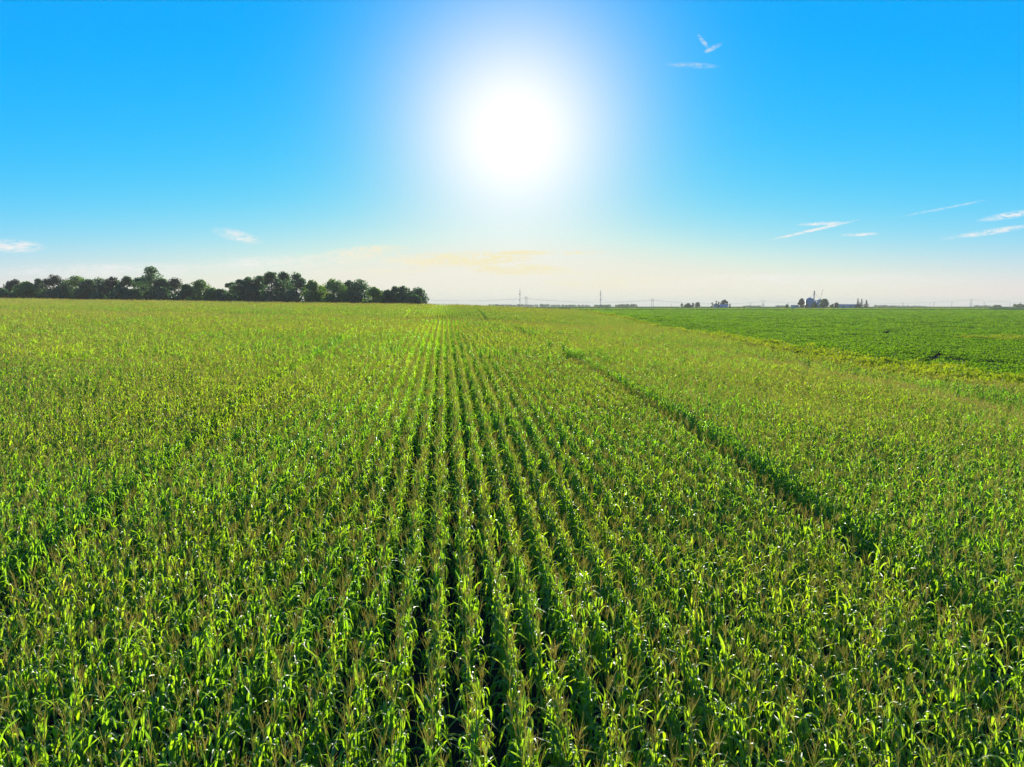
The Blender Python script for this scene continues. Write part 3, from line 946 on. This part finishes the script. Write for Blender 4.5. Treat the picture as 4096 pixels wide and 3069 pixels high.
def grain_bin(label, px, dist_, wpx, eave_py, peak_py):
    xx, yy, ze = at(px, eave_py, dist_); _, _, zp = at(px, peak_py, dist_)
    zb = gz(xx, yy); ze -= zb; zp -= zb; rad = wpx * dist_ / FPX / 2
    t = empty('grain_bin', (xx, yy, zb)); tag(t, label, 'grain bin', 'steel grain bins')
    mb = MB()
    rings = max(4, int(ze / .8)); pts, rr = [], []
    for i in range(rings):                                         # rolled steel rings with stiffening ribs between them
        z0, z1 = ze * i / rings, ze * (i + 1) / rings
        pts += [(0, 0, z0), (0, 0, z0 + .06), (0, 0, z1 - .06), (0, 0, z1)]; rr += [rad - .03, rad, rad, rad - .03]
    mb.tube(pts, rr, 40); obj('wall', mb.mesh('wall', M['galvanised']), t)
    mb = MB(); mb.tube([(0, 0, ze), (0, 0, ze + .12), (0, 0, zp - .25)], [rad + .15, rad + .12, .45], 40)
    rf = obj('roof', mb.mesh('roof', M['steel_roof']), t)
    mb = MB(); cyl(mb, .5, zp - .28, zp, 12); obj('roof_cap', mb.mesh('roof_cap', M['galvanised']), rf)
    for k in range(20):
        a = 2 * math.pi * k / 20
        mb = MB(); mb.tube([(math.cos(a) * (rad + .1), math.sin(a) * (rad + .1), ze + .16), (math.cos(a) * .5, math.sin(a) * .5, zp - .22)], [.05, .04], 4)
        obj('roof_rib', mb.mesh('roof_rib', M['steel_roof']), rf)
    mb = MB()
    for s_ in (-.22, .22): mb.tube([(s_, -rad - .12, 0), (s_, -rad - .12, ze)], [.03, .03], 4)
    for k in range(int(ze / .4)): mb.tube([(-.22, -rad - .12, .3 + k * .4), (.22, -rad - .12, .3 + k * .4)], [.02, .02], 4)
    obj('ladder', mb.mesh('ladder', M['grey_steel']), t)
    mb = MB(); mb.box((-rad * .6, -rad - .06, .4), (-rad * .6 + 1, -rad * .78, 2.3)); obj('door', mb.mesh('door', M['grey_steel']), t)
    return Vector((xx, yy, zb)), zp


b1, p1 = grain_bin('tall blue grey grain bin with cone roof, biggest building on the right horizon', 3238.8, FARM, 30.5, 1197.5, 1190)
b2, p2 = grain_bin('lower grain bin half hidden behind the spreading tree', 3280, FARM + 6, 25, 1203, 1196.5)
b3, p3 = grain_bin('lowest grain bin between the tall bin and the half hidden one', 3264, FARM + 14, 24, 1207, 1201)


def elevator():
    xx, yy, zt = at(3257.6, 1162.5, FARM + 2); zb = gz(xx, yy); h = zt - zb
    t = empty('grain_elevator', (xx, yy, zb)); tag(t, 'tall slender grain elevator tower with two sloping spouts above the bins', 'grain elevator')
    mb = MB(); s_ = .62
    for a in (-s_, s_):
        for b in (-s_, s_): mb.tube([(a, b, 0), (a, b, h - 1.2)], [.10, .10], 4)
    nseg = 16
    for k in range(nseg):
        z0, z1 = (h - 1.2) * k / nseg, (h - 1.2) * (k + 1) / nseg
        for a in (-s_, s_):
            mb.tube([(-s_, a, z0), (s_, a, z1)], [.05, .05], 4); mb.tube([(a, -s_, z0), (a, s_, z1)], [.05, .05], 4)
            mb.tube([(-s_, a, z1), (s_, a, z1)], [.05, .05], 4); mb.tube([(a, -s_, z1), (a, s_, z1)], [.05, .05], 4)
    obj('tower', mb.mesh('tower', M['grey_steel']), t)
    for a in (-.2, .2):
        mb = MB(); mb.box((a - .14, -.16, 0), (a + .14, .16, h - 1.5)); obj('leg_casing', mb.mesh('leg_casing', M['galvanised']), t)
    mb = MB(); mb.box((-.75, -.45, h - 1.6), (.85, .45, h - .5)); mb.tube([(0, -.45, h - .75), (0, .45, h - .75)], [.75, .75], 16)
    obj('elevator_head', mb.mesh('elevator_head', M['grey_steel']), t)
    mb = MB(); mb.box((-1.1, -1.1, h - 4.6), (1.1, 1.1, h - 4.5))
    for a in (-1.08, 1.08):
        for b in (-1.08, 1.08): mb.tube([(a, b, h - 4.5), (a, b, h - 3.5)], [.04, .04], 4)
        mb.tube([(a, -1.08, h - 3.5), (a, 1.08, h - 3.5)], [.035, .035], 4); mb.tube([(-1.08, a, h - 3.5), (1.08, a, h - 3.5)], [.035, .035], 4)
    obj('platform', mb.mesh('platform', M['grey_steel']), t)
    mb = MB(); mb.box((.6, -.4, h - 3.6), (1.2, .4, h - 2.6)); obj('distributor', mb.mesh('distributor', M['galvanised']), t)
    for bb, pp in ((b1, p1), (b2, p2)):
        e = np.array([bb.x - xx, bb.y - yy, bb.z + pp - zb])
        mb = MB(); mb.tube([(0, 0, h - 3.4 if bb is b2 else h - 5), e], [.14, .14], 8); obj('spout', mb.mesh('spout', M['galvanised']), t)
    return Vector((xx, yy, zb))


elevator()
xx, yy, zz = at(3291.8, 1158.5, FARM + 6)
mbx = b2.x + .3; zb = b2.z + p2
t = empty('auger', (mbx, b2.y, zb)); tag(t, 'long pole-like auger leaning up to the right from the half hidden bin', 'auger')
mb = MB(); mb.tube([(0, 0, -.3), (xx - mbx, yy - b2.y, zz - zb)], [.22, .16], 8); obj('tube', mb.mesh('tube', M['grey_steel']), t)
mb = MB(); q = np.array([xx - mbx, yy - b2.y, zz - zb]); mb.box(q * .55 - .35, q * .55 + .35); obj('motor', mb.mesh('motor', M['grey_steel']), t)
mb = MB(); mb.tube([q * .98, q * 1.02], [.30, .26], 8); obj('spout_head', mb.mesh('spout_head', M['grey_steel']), t)


def shed(label, px0, px1, eave_py, ridge_py, dist_, depth, name='shed', wall='siding', roof='dark_roof', cat='shed', doors=1):
    x0, _, ze = at(px0, eave_py, dist_); x1, _, zr = at(px1, ridge_py, dist_)
    xm = (x0 + x1) / 2; zb = gz(xm, dist_); w = x1 - x0; he, hr = max(1.6, ze - zb), max(2.2, zr - zb)
    t = empty(name, (xm, dist_, zb)); tag(t, label, cat)
    mb = MB(); mb.box((-w / 2, 0, -.2), (w / 2, depth, he))
    mb.add([(-w / 2, 0, he), (-w / 2, depth, he), (-w / 2, depth / 2, hr - .06), (w / 2, 0, he), (w / 2, depth, he), (w / 2, depth / 2, hr - .06)], [(0, 1, 2), (3, 5, 4)])
    wl = obj('wall', mb.mesh('wall', M[wall]), t)
    mb = MB(); e = .4; th_ = .12; dz = (hr - he) / (depth / 2) * e
    for s_ in (0, 1):
        ya, yb = (-e, depth / 2) if s_ == 0 else (depth + e, depth / 2)
        v = [(-w / 2 - e, ya, he - dz), (w / 2 + e, ya, he - dz), (w / 2 + e, yb, hr), (-w / 2 - e, yb, hr)]
        mb.add(v + [(a, b, c + th_) for a, b, c in v], [(0, 1, 2, 3), (7, 6, 5, 4), (0, 4, 5, 1), (1, 5, 6, 2), (2, 6, 7, 3), (3, 7, 4, 0)])
    obj('roof', mb.mesh('roof', M[roof]), t)
    for k in range(doors):
        xd = -w / 2 + w * (k + .5) / doors
        mb = MB(); mb.box((xd - min(2, w * .12), -.06, 0), (xd + min(2, w * .12), -.002, he * .8)); obj('door', mb.mesh('door', M['grey_steel']), t)
    return t


shed('long low pale shed with dark roof between bushes and spruces', 3360, 3446, 1220.5, 1217.5, FARM, 14, doors=3)
shed('small low shed left of the tree by the tall grain bin', 3172, 3196, 1222, 1220.5, FARM, 8)
shed('small dark-roofed farmhouse among slender trees', 2859, 2876, 1222, 1217.5, 1195, 9, 'farmhouse', 'siding', 'dark_roof', 'house')
shed('wide blue-roofed farmhouse under the largest spreading tree', 2880, 2912, 1222.5, 1218.5, 1190, 10, 'farmhouse', 'siding', 'steel_roof', 'house', 2)


# ------------------------------------------------------------------ masts, pylons, poles and wires
def mast(label, px, top_py, dist_):
    xx, yy, zt = at(px, top_py, dist_); zb = gz(xx, yy); h = zt - zb
    t = empty('radio_mast', (xx, yy, zb)); tag(t, label, 'mast')
    mb = MB(); s_ = .9
    pts = [(s_, 0), (-s_ / 2, s_ * .87), (-s_ / 2, -s_ * .87)]
    for a, b in pts: mb.tube([(a, b, 0), (a, b, h * .9)], [.22, .22], 5)
    n_ = 30
    for k in range(n_):
        z0, z1 = h * .9 * k / n_, h * .9 * (k + 1) / n_
        for i in range(3):
            p, q = pts[i], pts[(i + 1) % 3]
            mb.tube([(*p, z0), (*q, z1)], [.10, .10], 4); mb.tube([(*p, z1), (*q, z1)], [.10, .10], 4)
    obj('lattice', mb.mesh('lattice', M['grey_steel']), t)
    mb = MB(); mb.tube([(0, 0, h * .9), (0, 0, h)], [.35, .2], 6); obj('antenna', mb.mesh('antenna', M['grey_steel']), t)
    for q in (.34, .66):
        mb = MB(); mb.tube([(-1.6, -.9, h * q), (-1.6, -.9, h * q + 2.6)], [.9, .9], 10); obj('dish', mb.mesh('dish', M['grey_steel']), t)
    for k in range(3):
        a = 2 * math.pi * k / 3 + .5
        mb = MB(); mb.tube([(0, 0, h * .85), (math.cos(a) * h * .6, math.sin(a) * h * .6, 0)], [.05, .05], 4); obj('guy_wire', mb.mesh('guy_wire', M['wire']), t)


mast('tall thin radio mast right of the sun, beside a twin-pole pylon', 2079.5, 1153.5, 1900)
mast('lone thin radio mast standing between the two twin-pole pylons', 2403, 1157, 1900)
attach = {}


def h_frame(key, label, px, top_py, dist_, gap_px):
    xx, yy, zt = at(px, top_py, dist_); zb = gz(xx, yy); h = zt - zb; g = max(2.2, gap_px * dist_ / FPX / 2)
    t = empty('power_pylon', (xx, yy, zb)); tag(t, label, 'pylon')
    for a in (-g, g):
        mb = MB(); mb.tube([(a, 0, 0), (a, 0, h)], [.42, .30], 8); obj('pole', mb.mesh('pole', M['pole_wood']), t)
    mb = MB(); mb.box((-g * 2, -.2, h * .86), (g * 2, .2, h * .86 + .4)); obj('crossarm', mb.mesh('crossarm', M['pole_wood']), t)
    mb = MB(); mb.tube([(-g, .3, h * .55), (g, .3, h * .8)], [.14, .14], 5); mb.tube([(g, -.3, h * .55), (-g, -.3, h * .8)], [.14, .14], 5); obj('brace', mb.mesh('brace', M['pole_wood']), t)
    for a in (-g * 1.8, 0, g * 1.8):
        mb = MB(); mb.tube([(a, 0, h * .86), (a, 0, h * .86 - 1.4)], [.14, .14], 6); obj('insulator', mb.mesh('insulator', M['grey_steel']), t)
    attach[key] = [Vector((xx + a, yy, zb + h * .86 - 1.4)) for a in (-g * 1.8, 0, g * 1.8)]


h_frame('a', 'tall twin-pole power pylon just right of the tallest mast', 2105, 1185, 1900, 4)
h_frame('b', 'twin-pole power pylon with crossarm standing alone above the soybeans', 2610, 1194, 1750, 5)


def lattice_pylon(key, label, px, top_py, wpx, dist_):
    xx, yy, zt = at(px, top_py, dist_); zb = gz(xx, yy); h = zt - zb; g = wpx * dist_ / FPX / 2
    t = empty('lattice_pylon', (xx, yy, zb)); tag(t, label, 'pylon')
    mb = MB(); b0, w1 = g * .75, g * .3
    for sx_ in (-1, 1):
        for sy_ in (-1, 1):
            mb.tube([(sx_ * b0, sy_ * b0 * .7, 0), (sx_ * w1, sy_ * w1, h * .55), (sx_ * g * .75, sy_ * w1 * .6, h * .93)], [.30, .26, .22], 5)
    for k in range(7):
        q0, q1_ = k / 7 * .55, (k + 1) / 7 * .55
        f0 = b0 + (w1 - b0) * q0 / .55; f1 = b0 + (w1 - b0) * q1_ / .55
        for sy_ in (-1, 1):
            mb.tube([(-f0, sy_ * f0 * .7, h * q0), (f1, sy_ * f1 * .7, h * q1_)], [.12, .12], 4); mb.tube([(f0, sy_ * f0 * .7, h * q0), (-f1, sy_ * f1 * .7, h * q1_)], [.12, .12], 4)
    obj('tower', mb.mesh('tower', M['grey_steel']), t)
    mb = MB(); mb.box((-g, -.3, h * .93), (g, .3, h * .93 + .5))
    for a in (-g * .8, g * .8): mb.tube([(a, 0, h * .93), (a, 0, h)], [.25, .15], 5)
    obj('crossarm', mb.mesh('crossarm', M['grey_steel']), t)
    for a in (-g * .9, 0, g * .9):
        mb = MB(); mb.tube([(a, 0, h * .93), (a, 0, h * .93 - 2.2)], [.2, .2], 6); obj('insulator', mb.mesh('insulator', M['grey_steel']), t)
    attach[key] = [Vector((xx + a, yy, zb + h * .93 - 2.2)) for a in (-g * .9, 0, g * .9)]


lattice_pylon('c', 'pale lattice power pylon between the farmhouse and the grain bins', 3052.8, 1202, 16, 2600)
lattice_pylon('d', 'slim lattice power pylon with two raised arms near the right edge', 3886, 1195.5, 11, 2600)


def utility_pole(label, px, top_py, dist_):
    xx, yy, zt = at(px, top_py, dist_); zb = gz(xx, yy); h = zt - zb
    t = empty('utility_pole', (xx, yy, zb)); tag(t, label, 'utility pole', 'utility poles along the right horizon')
    mb = MB(); mb.tube([(0, 0, 0), (0, 0, h)], [.20, .14], 7); obj('pole', mb.mesh('pole', M['pole_wood']), t)
    mb = MB(); mb.box((-1.4, -.1, h - .8), (1.4, .1, h - .55)); obj('crossarm', mb.mesh('crossarm', M['pole_wood']), t)
    for a in (-1.25, -.5, .5, 1.25):
        mb = MB(); mb.tube([(a, 0, h - .55), (a, 0, h - .25)], [.07, .06], 6); obj('insulator', mb.mesh('insulator', M['grey_steel']), t)


for lab, px, tp, dd in [('short utility pole left of the far round trees', 2685, 1215, 1150), ('utility pole left of the pale lattice pylon', 3002.6, 1212, 1200), ('utility pole above the low domed tree', 3154, 1212, 1280),
                        ('first utility pole right of the spruces', 3611.3, 1210, 1150), ('thin far utility pole left of a thicker one', 3720.4, 1213, 1450), ('second thick utility pole right of the spruces', 3736.3, 1210, 1150),
                        ('utility pole directly left of the slim lattice pylon', 3808, 1209, 1150), ('utility pole directly right of the slim lattice pylon', 3937.3, 1209, 1150),
                        ('thin utility pole between the two trees near the right edge', 4040, 1214, 1450), ('utility pole rising from the domed tree at the right edge', 4084, 1207, 1150)]:
    utility_pole(lab, px, tp, dd)


def wires(label, A, B, sag):
    t = empty('power_line', tuple((A[1] + B[1]) / 2)); tag(t, label, 'power line', 'wires between the pylons')
    o_ = (A[1] + B[1]) / 2
    for p, q in zip(A, B):
        mb = MB(); pts = []
        for k in range(17):
            s_ = k / 16; v = p.lerp(q, s_) - o_
            pts.append((v.x, v.y, v.z - sag * 4 * s_ * (1 - s_)))
        mb.tube(pts, [.075] * 17, 4, cap=False); obj('wire', mb.mesh('wire', M['wire']), t)


off = lambda L, dx, dy, dz: [v + Vector((dx, dy, dz)) for v in L]
wires('sagging wires left of the twin-pole pylon by the tallest mast', off(attach['a'], -330, 40, 0), attach['a'], 7)
wires('sagging wires between the two twin-pole pylons', attach['a'], attach['b'], 8)
wires('sagging wires from the lone twin-pole pylon towards the lattice pylon', attach['b'], attach['c'], 9)
wires('sagging wires between the two lattice pylons', attach['c'], attach['d'], 12)
wires('sagging wires right of the slim lattice pylon', attach['d'], off(attach['d'], 420, 0, 0), 9)

# ------------------------------------------------------------------ haze: thin pale air round the whole scene
HAZE = 1.35e-4
if HAZE:
    m, nt, out = new_mat('haze')
    pv = node(nt, 'ShaderNodeVolumePrincipled')
    pv.inputs['Color'].default_value = (.70, .69, .55, 1)
    pv.inputs['Density'].default_value = HAZE
    pv.inputs['Anisotropy'].default_value = 0.0
    nt.links.new(pv.outputs[0], out.inputs['Volume'])
    m.cycles.homogeneous_volume = True
    mb = MB(); mb.box((-10500, -800, -46), (10500, 10500, 52))
    o = obj('haze', mb.mesh('haze', m))
    tag(o, 'thin pale summer haze over the farmland', 'haze', kind='stuff')
